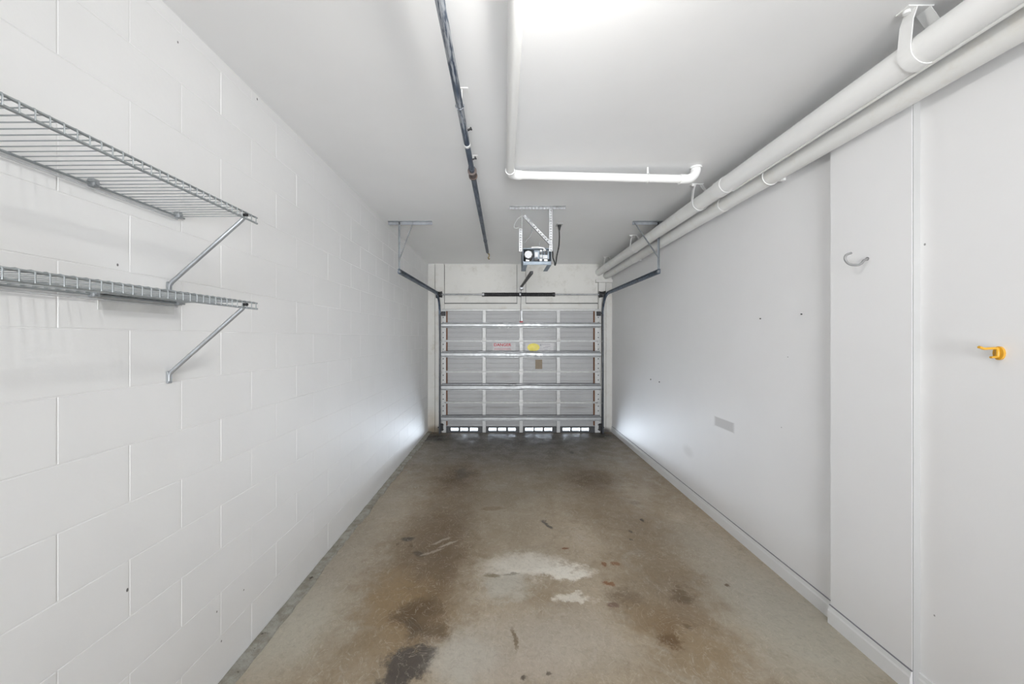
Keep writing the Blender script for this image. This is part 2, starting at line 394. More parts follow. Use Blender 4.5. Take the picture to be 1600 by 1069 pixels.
# ------------------------------------------------------------------ left wall: concrete blocks
mb = MB(); mb.box((XL - .2, YR - .15, -.15), (XL - .0016, YB + .2, H + .1))
wl = tag(mb.build('wall_left', 'mortar', origin=(XL - .1, 2, 0)), 'white painted concrete block wall behind the wire shelves', 'wall', kind='structure')
CH, BL = .2032, .4064
def block_mesh(length, zh):
    m = MB(); g = .0014
    m.box((-.012, g, g), (0, length - g, zh - g), .0016, 1); 
    me = bpy.data.meshes.new('concrete_block'); bmesh.ops.recalc_face_normals(m.bm, faces=m.bm.faces); m.bm.to_mesh(me); m.bm.free()
    me.materials.append(M['block']); return me
full = block_mesh(BL, CH); cache = {}
z = 1.445 - 8 * CH; k = 0
while z < H:
    z1 = min(z + CH, H + .02)
    y = (1.2594 if k % 2 == 0 else 1.462) - 3 * BL
    # course 1.035..1.237 is index 6 (even)
    while y < YB:
        L = min(BL, YB + .01 - y)
        if L > .03:
            key = (round(L, 3), round(z1 - z, 3))
            if key == (round(BL, 3), round(CH, 3)): me = full
            else: me = cache.setdefault(key, None) or block_mesh(L, z1 - z); cache[key] = me
            link('concrete_block', me, wl, (XL + random.uniform(-.0004, .0004), y, z))
        y += BL
    z += CH; k += 1

# rough strip of bare concrete between slab and block wall
mb = MB(); n = 150; A = []; B = []
for i in range(n + 1):
    y = -1.6 + i * (YB + 1.6 - .02) / n
    jag = random.uniform(-.007, .007) + .008 * math.sin(y * 9.1) * math.sin(y * 3.3)
    A.append((XL + .001, y, floor_z(y) + .016 + random.uniform(-.002, .003))); B.append((XL + .066 + jag, y, floor_z(y) + .010 + random.uniform(-.003, .003)))
va = [mb.bm.verts.new(p) for p in A]; vb = [mb.bm.verts.new(p) for p in B]
vc = [mb.bm.verts.new((p[0] + .004, p[1], floor_z(p[1]) - .004)) for p in B]; vd = [mb.bm.verts.new((p[0], p[1], floor_z(p[1]) - .004)) for p in A]
for i in range(n):
    for P, Q in ((va, vb), (vb, vc), (vc, vd), (vd, va)): mb.bm.faces.new((P[i], P[i + 1], Q[i + 1], Q[i]))
mb.bm.faces.new((va[0], vb[0], vc[0], vd[0])); mb.bm.faces.new((va[-1], vd[-1], vc[-1], vb[-1]))
tag(mb.build('trim_1', 'strip', origin=(XL + .03, 2, 0)), 'rough bare concrete strip along the foot of the block wall', 'concrete edge', kind='structure')

# ------------------------------------------------------------------ right wall with a shallow pilaster, baseboard
mb = MB(); mb.box((XR, YR - .15, -.15), (XR + .15, YB + .2, H + .1))
wr = tag(mb.build('wall_right', 'drywall', origin=(XR + .07, 2, 0)), 'smooth white drywall wall with a shallow pilaster', 'wall', kind='structure')
PX, PY0, PY1 = 1.860, 1.618, 2.028
mb = MB(); mb.box((PX, PY0, -.05), (XR + .002, PY1, H + .02), .003); mb.build('pilaster', 'drywall', wr)
mb = MB(); mb.box((PX + .001, PY0 - .002, -.05), (XR + .002, PY0 + .004, H + .02)); mb.build('edge_strip', 'edge_grey', wr)  # near face of the pilaster, a darker grey than the wall paint
mb = MB(); mb.box((XR - .0015, PY1 + .0, .0), (XR + .002, PY1 + .045, H)); mb.build('corner_bead', 'drywall', wr)
def baseboard(m, x, y0, y1, h=.10, t=.014):
    # profile with a small ogee step and a dark gap above; follows the sloping floor
    prof = [(0, -.03), (t, -.03), (t, h * .72), (t * .7, h * .80), (t * .55, h * .97), (t * .3, h), (0, h)]
    a = [m.bm.verts.new((x - p, y0, floor_z(y0) + q)) for p, q in prof]; b_ = [m.bm.verts.new((x - p, y1, floor_z(y1) + q)) for p, q in prof]
    k = len(prof)
    for i in range(k): m.bm.faces.new((a[i], a[(i + 1) % k], b_[(i + 1) % k], b_[i]))
    m.bm.faces.new(list(reversed(a))); m.bm.faces.new(b_)
mb = MB(); baseboard(mb, XR, PY1, YB - .02); bb = mb.build('baseboard_right', 'trim', origin=(XR - .01, 4, 0))
tag(bb, 'white painted baseboard along the drywall wall', 'baseboard', kind='structure')
mb = MB(); baseboard(mb, PX, PY0, PY1); mb.build('baseboard_piece', 'trim', bb)
mb = MB(); baseboard(mb, XR, YR, PY0 - .002); mb.build('baseboard_piece', 'trim', bb)
# dark gap line on top of the baseboard
mb = MB(); mb.bar((XR - .003, PY1, floor_z(PY1) + .1025), (XR - .003, YB - .03, floor_z(YB) + .1025), .006, .004); mb.build('caulk_gap', 'sticker_grey', bb)
mb = MB(); mb.bar((PX - .003, PY0, floor_z(PY0) + .1025), (PX - .003, PY1, floor_z(PY1) + .1025), .006, .004); mb.build('caulk_gap', 'sticker_grey', bb)

# ------------------------------------------------------------------ door wall (end wall) and the rear wall behind the camera
OX0, OX1, OZ = -1.02, 1.615, 2.07
mb = MB()
mb.box((XL - .02, YB, -.15), (OX0, YB + .16, H + .05)); mb.box((OX1, YB, -.15), (XR + .02, YB + .16, H + .05)); mb.box((OX0, YB, OZ), (OX1, YB + .16, H + .05))
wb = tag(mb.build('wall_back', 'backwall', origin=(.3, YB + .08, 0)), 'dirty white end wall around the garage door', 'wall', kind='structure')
mb = MB(); mb.box((-1.035, YB - .038, 2.085), (1.635, YB + .002, 2.215), .004); mb.build('lintel_board', 'jamb', wb)
mb = MB(); mb.box((-1.195, YB - .037, floor_z(YB)), (-1.037, YB + .002, ceil_z(YB) + .005), .004); mb.build('jamb_board', 'jamb', wb)
mb = MB(); mb.box((1.655, YB - .037, floor_z(YB)), (1.782, YB + .002, 2.585), .004); mb.build('jamb_board', 'jamb', wb)
for xa_, xb_ in ((-1.039, -1.0), (1.60, 1.657)):
    mb = MB(); mb.box((xa_, YB - .036, floor_z(YB)), (xb_, YB + .01, 2.084)); mb.build('added_light_block', 'jamb', wb)  # unseen strips added to stop light leaking past the door edges
mb = MB(); mb.box((.235, YB - .028, 2.213), (.385, YB + .002, ceil_z(YB) + .005), .004); mb.build('spring_pad_board', 'jamb', wb)
mb = MB()
mb.box((-1.03, YB - .006, 2.212), (1.65, YB + .001, 2.236)); mb.box((.226, YB - .006, 2.23), (.237, YB + .001, 2.9)); mb.box((.384, YB - .006, 2.23), (.394, YB + .001, 2.9)); mb.box((-1.206, YB - .006, 0), (-1.192, YB + .001, 2.9)); mb.box((-1.037, YB - .006, 2.22), (-1.028, YB + .001, 2.9)); mb.box((1.78, YB - .006, 0), (1.792, YB + .001, 2.58))
mb.build('dark_gap', 'dark_plastic', wb)
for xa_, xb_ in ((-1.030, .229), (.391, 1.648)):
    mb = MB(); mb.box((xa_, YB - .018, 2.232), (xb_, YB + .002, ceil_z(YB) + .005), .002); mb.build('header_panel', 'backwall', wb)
mb = MB(); mb.box((XL, YB - .02, floor_z(YB)), (-1.203, YB + .002, ceil_z(YB) + .005), .002); mb.build('corner_board', 'jamb', wb)
mb = MB(); mb.box((1.79, YB - .018, floor_z(YB)), (XR, YB + .002, 2.585), .002); mb.build('corner_board', 'jamb', wb)
# boxed-in corner under the pipes
mb = MB(); mb.box((1.60, YB - .06, 2.585), (XR, YB + .002, 2.64), .004); mb.build('ledger_board', 'jamb', wb)

mb = MB(); d0, d1, dz = -.75, 1.35, 2.4  # unseen doorway, added as the opening for the fill light
mb.box((XL - .02, YR - .15, -.15), (d0, YR, H + .05)); mb.box((d1, YR - .15, -.15), (XR + .02, YR, H + .05)); mb.box((d0, YR - .15, dz), (d1, YR, H + .05))
tag(mb.build('wall_rear', 'drywall', origin=(.3, YR - .07, 0)), 'white rear wall with a doorway added for the fill light', 'wall', kind='structure')
mb = MB(); mb.box((-6, YB - .022, -.16), (7, YB + 8, -.06)); mb.box((-6, YR - 8, -.16), (7, YR - .15, -.06))
tag(mb.build('ground', 'asphalt', origin=(0, YB + 3, -.06)), 'pale concrete driveway outside the garage door', 'driveway', kind='structure')

# ------------------------------------------------------------------ garage door: four pan sections
DX0, DX1, DY = -1.073, 1.670, 6.150
FZ = floor_z(DY)                       # floor level at the door
door = empty('door_1', (.3, DY, FZ), 'grey sectional metal garage door with steel struts', 'garage door', kind='structure')
def ux(u): return (u - CU) / F * DY
def vz(v): return HC + (CV - v) / F * DY
stile_u = [(690.5, 697), (753.8, 759.2), (811.5, 817), (869.8, 875.2), (929.5, 937.8)]
stiles = [(ux(a), ux(b)) for a, b in stile_u]
zj = [FZ + .003, .500, 1.033, 1.565, 2.118]           # section joints
strut_z = [(.182, .276), (.711, .823), (1.282, 1.382), (1.791, 1.883)]
strut_meshes = []
slots_u = [(704.7, 716.1), (719.9, 731.1), (734.7, 746.6), (763.9, 775.5), (778.5, 790.5), (794, 805.5), (820.8, 832.9), (835.9, 847.7), (850.7, 862.4), (879.2, 890.8), (894.1, 906.1), (908.8, 920)]
SK = DY + .040                         # plane of the outer skin
for s in range(4):
    z0, z1 = zj[s], zj[s + 1]
    secloc = (.3, DY, z0)
    sec = link('door_section', None, door, secloc)
    # sheet panels, one per bay, each with shallow horizontal ribs
    for k in range(4):
        xa, xb = stiles[k][0] + .002 if k == 0 else (stiles[k][0] + stiles[k][1]) / 2, stiles[k + 1][1] - .002 if k == 3 else (stiles[k + 1][0] + stiles[k + 1][1]) / 2
        m = MB(); lo_ = z0 + .002
        if s == 0: lo_ = .078
        nrib = 7; prof = []
        for i in range(nrib):
            a = lo_ + (z1 - lo_) * i / nrib; b_ = lo_ + (z1 - lo_) * (i + 1) / nrib
            prof += [(0, a), (0, a + (b_ - a) * .72), (.004, a + (b_ - a) * .80), (.004, a + (b_ - a) * .93)]
        prof += [(0, z1)]
        f0 = [(m.bm.verts.new((xa, SK + p, q)), m.bm.verts.new((xb, SK + p, q))) for p, q in prof]
        bk = [(m.bm.verts.new((xa, SK + .012, q)), m.bm.verts.new((xb, SK + .012, q))) for q in (lo_, z1)]
        for i in range(len(f0) - 1): m.bm.faces.new((f0[i][0], f0[i][1], f0[i + 1][1], f0[i + 1][0]))
        m.bm.faces.new((bk[0][0], bk[1][0], bk[1][1], bk[0][1]))
        m.bm.faces.new((f0[0][0], bk[0][0], bk[0][1], f0[0][1])); m.bm.faces.new((f0[-1][0], f0[-1][1], bk[1][1], bk[1][0]))
        m.build('panel', 'door_sheet', sec)
    # top and bottom rails of the pan
    m = MB()
    rt = .022
    if s < 3: m.box((DX0 + .075, DY + .004, z1 - .018), (DX1 - .075, SK, z1 - .001), .003)
    else: m.box((DX0 + .02, DY + .002, z1 - .036), (DX1 - .02, SK, z1), .004)
    m.build('rail', 'door_frame', sec)
    if s > 0:
        m = MB(); m.box((DX0 + .075, DY + .004, z0 + .001), (DX1 - .075, SK, z0 + .018), .003); m.build('rail', 'door_frame', sec)
    # stiles
    for k, (xa, xb) in enumerate(stiles):
        m = MB()
        if k in (0, 4):
            m.box((xa, DY - .004, z0 + .004), (xb, SK, z1 - .004), .003)
        else:
            m.box((xa, DY, z0 + .004), (xb, SK, z1 - .004), .004)
            m.box(((xa + xb) / 2 - .006, DY - .003, z0 + .02), ((xa + xb) / 2 + .006, DY + .001, z1 - .02))
        st = m.build('stile', 'door_frame', sec)
        if k in (0, 4):
            m = MB(); xc = (xa + xb) / 2 + (-.012 if k == 0 else .012)
            for q in range(6):
                zc = z0 + .06 + (z1 - z0 - .12) * q / 5
                m.cyl((xc, DY - .0055, zc), (xc, DY - .002, zc), .010, 10)
            m.build('bolt_hole', 'black', sec)
            m = MB(); xr_ = xb + .001 if k == 0 else xa - .019
            m.box((xr_, DY + .008, max(z0, .09) + .012), (xr_ + .018, SK - .001, z1 - .012)); m.build('rust_edge', 'rust', sec)
    # horizontal strut: steel hat channel, slightly dented at the middle
    a, b_ = strut_z[s]; hh = b_ - a
    m = MB(); n = 48
    prof = [(0, 0), (-.006, .004), (-.006, hh * .12), (-.046, hh * .22), (-.052, hh * .30), (-.052, hh * .72), (-.046, hh * .80), (-.006, hh * .90), (-.006, hh - .003), (0, hh)]
    rings = []
    for i in range(n + 1):
        x = DX0 + (DX1 - DX0) * i / n; t = (x - .29) / .22
        dent = math.exp(-t * t) * (.020 if s in (1, 2) else .010)
        dz = math.sin(t * 1.6) * math.exp(-t * t * .8) * (.010 if s in (1, 2) else .004)
        rings.append([m.bm.verts.new((x, DY - .002 + (p if p > -.01 else p + dent), a + q + dz)) for p, q in prof])
    kq = len(prof)
    for i in range(n):
        for j in range(kq - 1):
            f = m.bm.faces.new((rings[i][j], rings[i][j + 1], rings[i + 1][j + 1], rings[i + 1][j]))
        m.bm.faces.new((rings[i][kq - 1], rings[i][0], rings[i + 1][0], rings[i + 1][kq - 1]))
    m.bm.faces.new(rings[0]); m.bm.faces.new(list(reversed(rings[-1])))
    stt = m.build('strut', 'strut', sec)
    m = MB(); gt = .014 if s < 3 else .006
    m.box((DX0 + .01, DY - .010, b_ - .002), (DX1 - .01, DY - .001, b_ - .002 + gt)); m.build('grime_shade_line', 'dark_plastic', stt)  # dark strip paints in the recess shadow and grime atop the strut
    # hinges on the joint above and end hinges with rollers
    if s < 3:
        for k in (1, 2, 3):
            xa, xb = stiles[k]
            m = MB(); m.box((xa - .004, DY - .006, z1 - .05), (xb + .004, DY + .002, z1 - .006), .002); m.box((xa - .004, DY - .006, z1 + .006), (xb + .004, DY + .002, z1 + .05), .002)
            m.cyl((xa - .008, DY - .008, z1), (xb + .008, DY - .008, z1), .007, 10)
            m.build('hinge', 'stile_white' if k == 2 else 'door_frame', sec)
    for k in (0, 4):
        zc = z1 - .005 if s < 3 else z1 - .075
        xe = DX0 if k == 0 else DX1; sg = -1 if k == 0 else 1
        m = MB(); m.box((xe - .05 * (sg > 0), DY - .012, zc - .03), (xe + .05 * (sg < 0), DY - .002, zc + .03), .003)
        if s == 3: m.box((xe - .07 * (sg > 0) , DY - .05, zc - .045), (xe + .07 * (sg < 0), DY - .004, zc + .03), .004)
        m.cyl((xe - sg * .03, DY - .022, zc), (xe + sg * .028, DY - .022, zc), .006, 8)
        m.build('roller_hinge', 'black' if s == 3 else 'door_frame', sec)
    if s == 0:
        # vented foot of the door: dark grilles with three openings in each bay
        for k in range(4):
            xa, xb = stiles[k][1], stiles[k + 1][0]
            m = MB(); y0, y1 = SK - .028, SK + .012
            m.box((xa, y0, .060), (xb, y1, .082)); m.box((xa, y0, zj[0]), (xb, y1, .004))
            xs = [xa] + [q for a_, b2 in slots_u[3 * k:3 * k + 3] for q in (ux(a_), ux(b2))] + [xb]
            for q in range(0, 8, 2): m.box((xs[q], y0, .003), (xs[q + 1], y1, .061))
            m.build('vent_grille', 'dark_plastic', sec)
        m = MB(); m.box((DX0, SK - .01, FZ), (DX1, SK + .02, zj[0] + .006)); m.build('bottom_seal', 'rubber', sec)
        for k in (0, 4):
            xe = DX0 if k == 0 else DX1; sg = -1 if k == 0 else 1
            m = MB(); m.box((min(xe - sg * .03, xe + sg * .045), DY - .03, .02), (max(xe - sg * .03, xe + sg * .045), DY - .004, .14), .004)
            m.cyl((xe, DY - .02, .075), (xe + sg * .06, DY - .02, .075), .012, 10)
            m.build('bottom_bracket', 'black', sec)
    if s == 3:
        m = MB(); cx = (stiles[2][0] + stiles[2][1]) / 2
        m.box((cx - .02, DY - .016, 1.895), (cx + .02, DY - .001, 2.09), .003); m.build('arm_bracket', 'perf', sec)
        m = MB(); m.box((cx - .028, DY - .058, 1.885), (cx + .028, DY - .012, 1.908), .003); m.build('bracket_end', 'red', sec)
        m = MB()
# stickers on the door
secs = [o for o in door.children]
def sticker(name, u0, v0, u1, v1, mat, sec, y=SK - .0015, t=.0012):
    m = MB(); m.box((ux(u0), y - t, vz(v1)), (ux(u1), y, vz(v0))); return m.build(name, mat, sec)
def text_mesh(txt, x, z, y, height, mat, parent, width=None):
    c = bpy.data.curves.new('lettering', 'FONT'); c.body = txt; c.size = 1.0; c.extrude = .0
    c.align_x = 'CENTER'; c.offset = .03
    o = bpy.data.objects.new('lettering', c); COL.objects.link(o)
    bpy.context.view_layer.update()
    dg = bpy.context.evaluated_depsgraph_get(); me = bpy.data.meshes.new_from_object(o.evaluated_get(dg))
    bpy.data.objects.remove(o); bpy.data.curves.remove(c)
    xs = [v.co.x for v in me.vertices]; ys_ = [v.co.y for v in me.vertices]
    sy = height / (max(ys_) - min(ys_)); sx = (width / (max(xs) - min(xs))) if width else sy
    x0 = (max(xs) + min(xs)) / 2; y0 = min(ys_)
    for v in me.vertices: v.co = Vector(((v.co.x - x0) * sx, 0, (v.co.y - y0) * sy))
    me.materials.append(M[mat]); return link('lettering', me, parent, (x, y, z))
sec3 = secs[2]
YS = SK - .0015
st = sticker('danger_sticker', 769.5, 536, 805.5, 549.8, 'sticker', sec3)
tag(st, 'pale sticker with red danger lettering')
text_mesh('DANGER', ux(785.3), vz(541.4), YS - .0018, vz(536.6) - vz(541.4), 'red', sec3, ux(799) - ux(771.8))
for v, a, b_ in ((544.6, 772, 798), (546.6, 772, 799)):
    sticker('printed_line', a, v - .25, b_, v + .25, 'red', sec3, YS - .0013, .0006)
st = sticker('warning_sticker', 821, 536, 866, 549.8, 'sticker', sec3); tag(st, 'pale sticker with a yellow oval')
m = MB(); cx, cz = ux(833.8), vz(543); rx, rz = ux(843.5) - cx, cz - vz(549.3)
m.prism([(cx + rx * math.cos(2 * math.pi * i / 28), cz + rz * math.sin(2 * math.pi * i / 28)) for i in range(28)], YS - .0022, YS - .0012, lambda a, b, c: (a, c, b))
m.build('yellow_oval', 'yellow_sticker', sec3)
m = MB(); cx, cz = ux(845.2), vz(539.4); m.prism([(cx + .013 * math.cos(2 * math.pi * i / 12), cz + .016 * math.sin(2 * math.pi * i / 12)) for i in range(12)], YS - .0022, YS - .0012, lambda a, b, c: (a, c, b)); m.build('printed_mark', 'sticker_grey', sec3)
for v, a, b_ in ((538.6, 847, 860), (541.5, 852, 860), (543.5, 849, 857), (546.8, 851, 856)):
    sticker('printed_line', a, v - .35, b_, v + .35, 'sticker_grey', sec3, YS - .0013, .0006)
tag(sticker('maker_label', 836.8, 562.3, 847.6, 577, 'brass', secs[1]), 'faded brown and grey label')

# ------------------------------------------------------------------ torsion spring shaft
SY, SZ = 6.11, HC + (CV - 460.3) / F * 6.11
ts = empty('torsion_spring_shaft', (.3, SY, SZ), 'black torsion spring on a steel shaft above the garage door', 'spring')
m = MB(); m.cyl((-1.15, SY, SZ), (1.76, SY, SZ), .0125, 14); m.build('shaft', 'galv_dull', ts)
def spring(xa, xb):
    m = MB(); turns = int((xb - xa) / .017); n = turns * 8
    m.tube([(xa + (xb - xa) * i / n, SY + .027 * math.cos(2 * math.pi * i / 8), SZ + .027 * math.sin(2 * math.pi * i / 8)) for i in range(n + 1)], .0078, 5)
    return m.build('spring', 'black', ts)
spring(-.345, .27); spring(.30, .855)
for x in (-.352, .862):
    m = MB(); m.cyl((x - .018, SY, SZ), (x + .018, SY, SZ), .037, 16); m.build('winding_cone', 'galv_dull' if x < 0 else 'black', ts)
m = MB(); m.cyl((.272, SY, SZ), (.298, SY, SZ), .042, 16); m.box((.262, SY + .0, SZ - .03), (.308, YB - .028, SZ + .03), .003); m.build('centre_bracket', 'galv_dull', ts)
for x, sg in ((-1.10, -1), (1.685, 1)):
    m = MB(); m.cyl((x - .032, SY, SZ), (x + .032, SY, SZ), .048, 22); m.cyl((x - .044, SY, SZ), (x - .032, SY, SZ), .056, 22); m.cyl((x + .032, SY, SZ), (x + .038, SY, SZ), .056, 22)
    m.build('cable_drum', 'black', ts)
    m = MB(); xb = x + sg * .055; m.box((xb - .004, SY - .035, SZ - .06), (xb + .004, YB - .037, SZ + .06), .002); m.build('end_bearing_plate', 'black', ts)
    m = MB(); m.tube([(x + sg * .01, SY - .048, SZ), (x + sg * .012, SY - .045, SZ - .3), (DX0 - .004 if sg < 0 else DX1 + .004, DY - .036, .14)], .0025, 6); m.build('lift_cable', 'galv_dull', ts)

# ------------------------------------------------------------------ door tracks with their ceiling hangers
def track(x_v, x_h, hx, sg, ang_x0, ang_x1, diag_top, label):
    t = empty('door_track', (x_v, 6.12, FZ), label, 'track', 'door tracks')
    YT, ZT, R, YE = 6.115, 2.355, .33, 3.95
    prof = [(-.012, -.026), (-.012, .026), (.012, .026), (.012, .017), (-.006, .017), (-.006, -.017), (.012, -.017), (.012, -.026)]
    if sg < 0: prof = [(-a, b) for a, b in prof]
    prof = [(a * -1, b) for a, b in prof]
    m = MB(); m.sweep([(x_v, YT, FZ + .004), (x_v, YT, 1.0), (x_v, YT, ZT - R)], prof, (1, 0, 0)); m.build('vertical_track', 'track_dark', t)
    m = MB(); pts = [(x_v, YT - R + R * math.cos(a), ZT - R + R * math.sin(a)) for a in [math.pi / 2 * i / 12 for i in range(13)]]
    pts += [(x_v + (x_h - x_v) * q, YT - R + (YE - YT + R) * q, ZT + .005 * q) for q in (.25, .5, .75, 1.0)]
    m.sweep(pts, prof, (1, 0, 0)); m.build('horizontal_track', 'track', t)
    # brackets to the jamb
    for zc in (.35, .95, 1.55, 2.0):
        m = MB(); xo = x_v + sg * .014; m.box((min(xo, xo + sg * .003), YT - .018, zc - .02), (max(xo, xo + sg * .003), YB - .026, zc + .02)); m.box((min(xo, xo + sg * .035), YB - .033, zc - .02), (max(xo, xo + sg * .035), YB - .027, zc + .02)); m.build('track_bracket', 'galv_dull', t)
    yh = YE + .02; zc = ceil_z(yh)
    m = MB(); m.box((ang_x0, yh - .016, zc - .003), (ang_x1, yh + .016, zc), .0); m.box((ang_x0, yh + .013, zc - .034), (ang_x1, yh + .016, zc), .0); m.build('ceiling_angle', 'galv', t)
    m = MB(); hxx = hx; m.box((hxx - .0015, yh - .016, ZT - .02), (hxx + .0015, yh + .016, zc - .003)); m.box((hxx - .0015, yh + .013, ZT - .02), (hxx + .012 * -sg, yh + .016, zc - .003)); m.build('drop_strap', 'galv', t)
    m = MB(); m.bar((diag_top, yh - .004, zc - .01), (hxx - sg * .002, yh - .004, 2.505 if sg > 0 else 2.475), .004, .024, (0, 1, 0)); m.build('diagonal_brace', 'galv', t)
    m = MB(); m.box((min(x_h, hxx) - .004, yh - .014, ZT - .012), (max(x_h, hxx) + .004, yh + .014, ZT + .012), .002); m.cyl((x_h - .02, yh, ZT), (x_h + .02, yh, ZT), .006, 8); m.build('end_bolt', 'galv_dull', t)
    return t
track(-1.098, -1.163, -1.170, -1, -1.29, -.80, -1.01, 'dark steel door track beside the concrete block wall')
track(1.702, 1.728, 1.733, 1, 1.44, 1.86, 1.455, 'dark steel door track beside the smooth drywall wall')

# ------------------------------------------------------------------ garage door opener
op = empty('garage_door_opener', (.33, 3.62, 2.32), 'grey garage door opener hung from the ceiling on perforated angles', 'door opener')
yo = 3.52; zc = ceil_z(yo)
def hole_bar(m, p0, p1, wdir, wid, nh, dirn, t=.0025, hole=.42):
    # flat perforated strip built as real bars around square openings
    p0, p1, wd, dn = Vector(p0), Vector(p1), Vector(wdir).normalized(), Vector(dirn).normalized()
    ax = (p1 - p0); L = ax.length; ax.normalize()
    def slab(a0, a1, b0, b1):
        c = [p0 + ax * a + wd * b for a, b in ((a0, b0), (a1, b0), (a1, b1), (a0, b1))]
        lo = [m.bm.verts.new(q) for q in c]; hi = [m.bm.verts.new(q + dn * t) for q in c]
        m.bm.faces.new(lo); m.bm.faces.new(list(reversed(hi)))
        for i in range(4): m.bm.faces.new((lo[i], lo[(i + 1) % 4], hi[(i + 1) % 4], hi[i]))
    e = wid * (1 - hole) / 2
    slab(0, L, 0, e); slab(0, L, wid - e, wid)
    pitch = L / nh
    for i in range(nh + 1):
        a0 = max(0, i * pitch - pitch * .31); a1 = min(L, i * pitch + pitch * .31); slab(a0, a1, e, wid - e)
m = MB(); x0, x1 = .057, .612
m.box((x0, yo - .016, zc - .0025), (x1, yo + .016, zc)); hole_bar(m, (x0, yo + .014, zc - .022), (x1, yo + .014, zc - .022), (0, 0, 1), .022, 16, (0, 1, 0)); m.build('ceiling_angle', 'perf', op)
ox0, ox1, oz0, oz1 = .190, .474, 2.345, 2.512
for k, (xs, xe) in enumerate(((.178, .188), (.452, .478))):
    m = MB()
    if k == 0:
        hole_bar(m, (.152, yo + .001, 2.475), (.152, yo + .001, 2.70), (1, 0, 0), .030, 9, (0, -1, 0)); m.box((.181, yo - .001, 2.475), (.184, yo + .026, zc - .002))
    else:
        hole_bar(m, (.452, yo + .001, 2.475), (.452, yo + .001, zc - .03), (1, 0, 0), .030, 16, (0, -1, 0)); m.box((.449, yo - .001, 2.475), (.452, yo + .026, zc - .002))
    m.build('drop_angle', 'perf', op)
m = MB(); p0, p1 = Vector((.190, yo - .006, 2.815)), Vector((.455, yo - .006, 2.535)); ax = (p1 - p0).normalized(); wd = Vector((-ax.z, 0, ax.x)) * 1
if wd.z < 0: wd = -wd
hole_bar(m, p0, p1, wd, .030, 12, (0, -1, 0)); db = m.build('diagonal_brace', 'perf', op)
m = MB(); m.bar(p0 - Vector((0, .004, 0)), p1 - Vector((0, .004, 0)), .003, .024, (0, 1, 0)); m.build('brace_flange', 'galv_dull', db)
# chassis: open-backed folded steel frame
yb0, yb1 = 3.53, 3.86
m = MB(); t = .004
m.box((ox0, yb0, oz1 - .012), (ox1, yb1, oz1), .003); m.box((ox0, yb0, oz0 - .004), (ox0 + .045, yb1, oz0), .001); m.box((ox1 - .045, yb0, oz0 - .004), (ox1, yb1, oz0), .001)
m.box((ox0, yb0, oz0), (ox0 + .006, yb1, oz1), .002); m.box((ox1 - .006, yb0, oz0), (ox1, yb1 - .1, oz1), .002)
m.box((ox0, yb1 - .006, oz0 + .09), (ox1, yb1, oz1))
m.box((ox0, yb0, oz0), (ox1, yb0 + .006, oz0 + .034), .002)
m.build('chassis', 'opener', op)
m = MB(); cx, cz = ox0 + .056, oz0 + .096
m.cyl((cx, yb0 + .004, cz), (cx, yb0 + .20, cz), .046, 24); mot = m.build('motor', 'dark_plastic', op)
m = MB(); m.cyl((cx - .002, yb0 - .004, cz + .006), (cx - .002, yb0 + .006, cz + .006), .038, 8); m.build('motor_cap', 'light_plastic', mot)
m = MB(); m.tube(arc((cx, yb0 - .003, cz), .044, math.radians(190), math.radians(350), 12, (1, 0, 0), (0, 0, 1)), .005, 8); m.build('belt', 'rubber', mot)
m = MB(); m.box((ox0 + .115, yb0 + .02, oz0 + .062), (ox1 - .02, yb0 + .03, oz1 - .02)); cb = m.build('circuit_board', 'opener', op)
for (xa, xb, za, zb, mt) in ((.118, .150, .075, .125, 'light_plastic'), (.168, .192, .07, .10, 'light_plastic'), (.198, .245, .06, .095, 'light_plastic'), (.168, .186, .105, .125, 'dark_plastic'), (.194, .214, .105, .13, 'dark_plastic'), (.222, .246, .105, .14, 'dark_plastic'), (.17, .19, .13, .148, 'white_plastic'), (.20, .22, .135, .15, 'light_plastic'),
                              (.03, .064, .035, .055, 'white_plastic'), (.210, .243, .036, .055, 'white_plastic'), (.165, .192, .036, .06, 'light_plastic'), (.115, .15, .04, .065, 'dark_plastic')):
    m = MB(); m.box((ox0 + xa, yb0 - .004, oz0 + za), (ox0 + xb, yb0 + .02, oz0 + zb), .002); m.build('component', mt, cb)
m = MB(); m.tube([(ox0 + .085, yb0 - .006, oz1 + .003), (ox0 + .15, yb0 - .01, oz1 + .004), (ox0 + .20, yb0 - .012, oz1 - .003), (ox0 + .225, yb0 - .012, oz1 - .03)], .007, 8); m.build('wire_bundle', 'white_plastic', op)
m = MB(); m.tube([(ox0 + .11, yb0 + .02, oz1 + .002), (ox0 + .13, yb0 + .02, oz1 + .01), (ox0 + .16, yb0 + .02, oz1 + .008), (ox0 + .175, yb0 + .02, oz1 + .07)], .004, 6); m.build('wire_bundle', 'galv_dull', op)
# thin loose wires looping from the ceiling
def smooth(pts, n=6):
    P = [Vector(p) for p in pts]; out = []
    for i in range(len(P) - 1):
        a, b, c, d = P[max(i - 1, 0)], P[i], P[i + 1], P[min(i + 2, len(P) - 1)]
        for k in range(n):
            t = k / n; out.append(.5 * ((2 * b) + (c - a) * t + (2 * a - 5 * b + 4 * c - d) * t * t + (3 * b - a - 3 * c + d) * t ** 3))
    out.append(P[-1]); return out
def wpath(pts, y): return smooth([(at_y(u, v, y)[0], y, at_y(u, v, y)[1]) for u, v in pts])
m = MB(); m.tube(wpath([(816, 337), (808, 343), (803, 354), (806, 357), (812, 355)], yo - .02), .0022, 6); m.build('low_voltage_wire', 'light_plastic', op)
m = MB(); m.tube(wpath([(816, 338), (826, 341), (831, 349), (831, 362), (828, 371), (822, 376), (819, 381)], yo - .02), .0026, 6); m.build('low_voltage_wire', 'galv_dull', op)
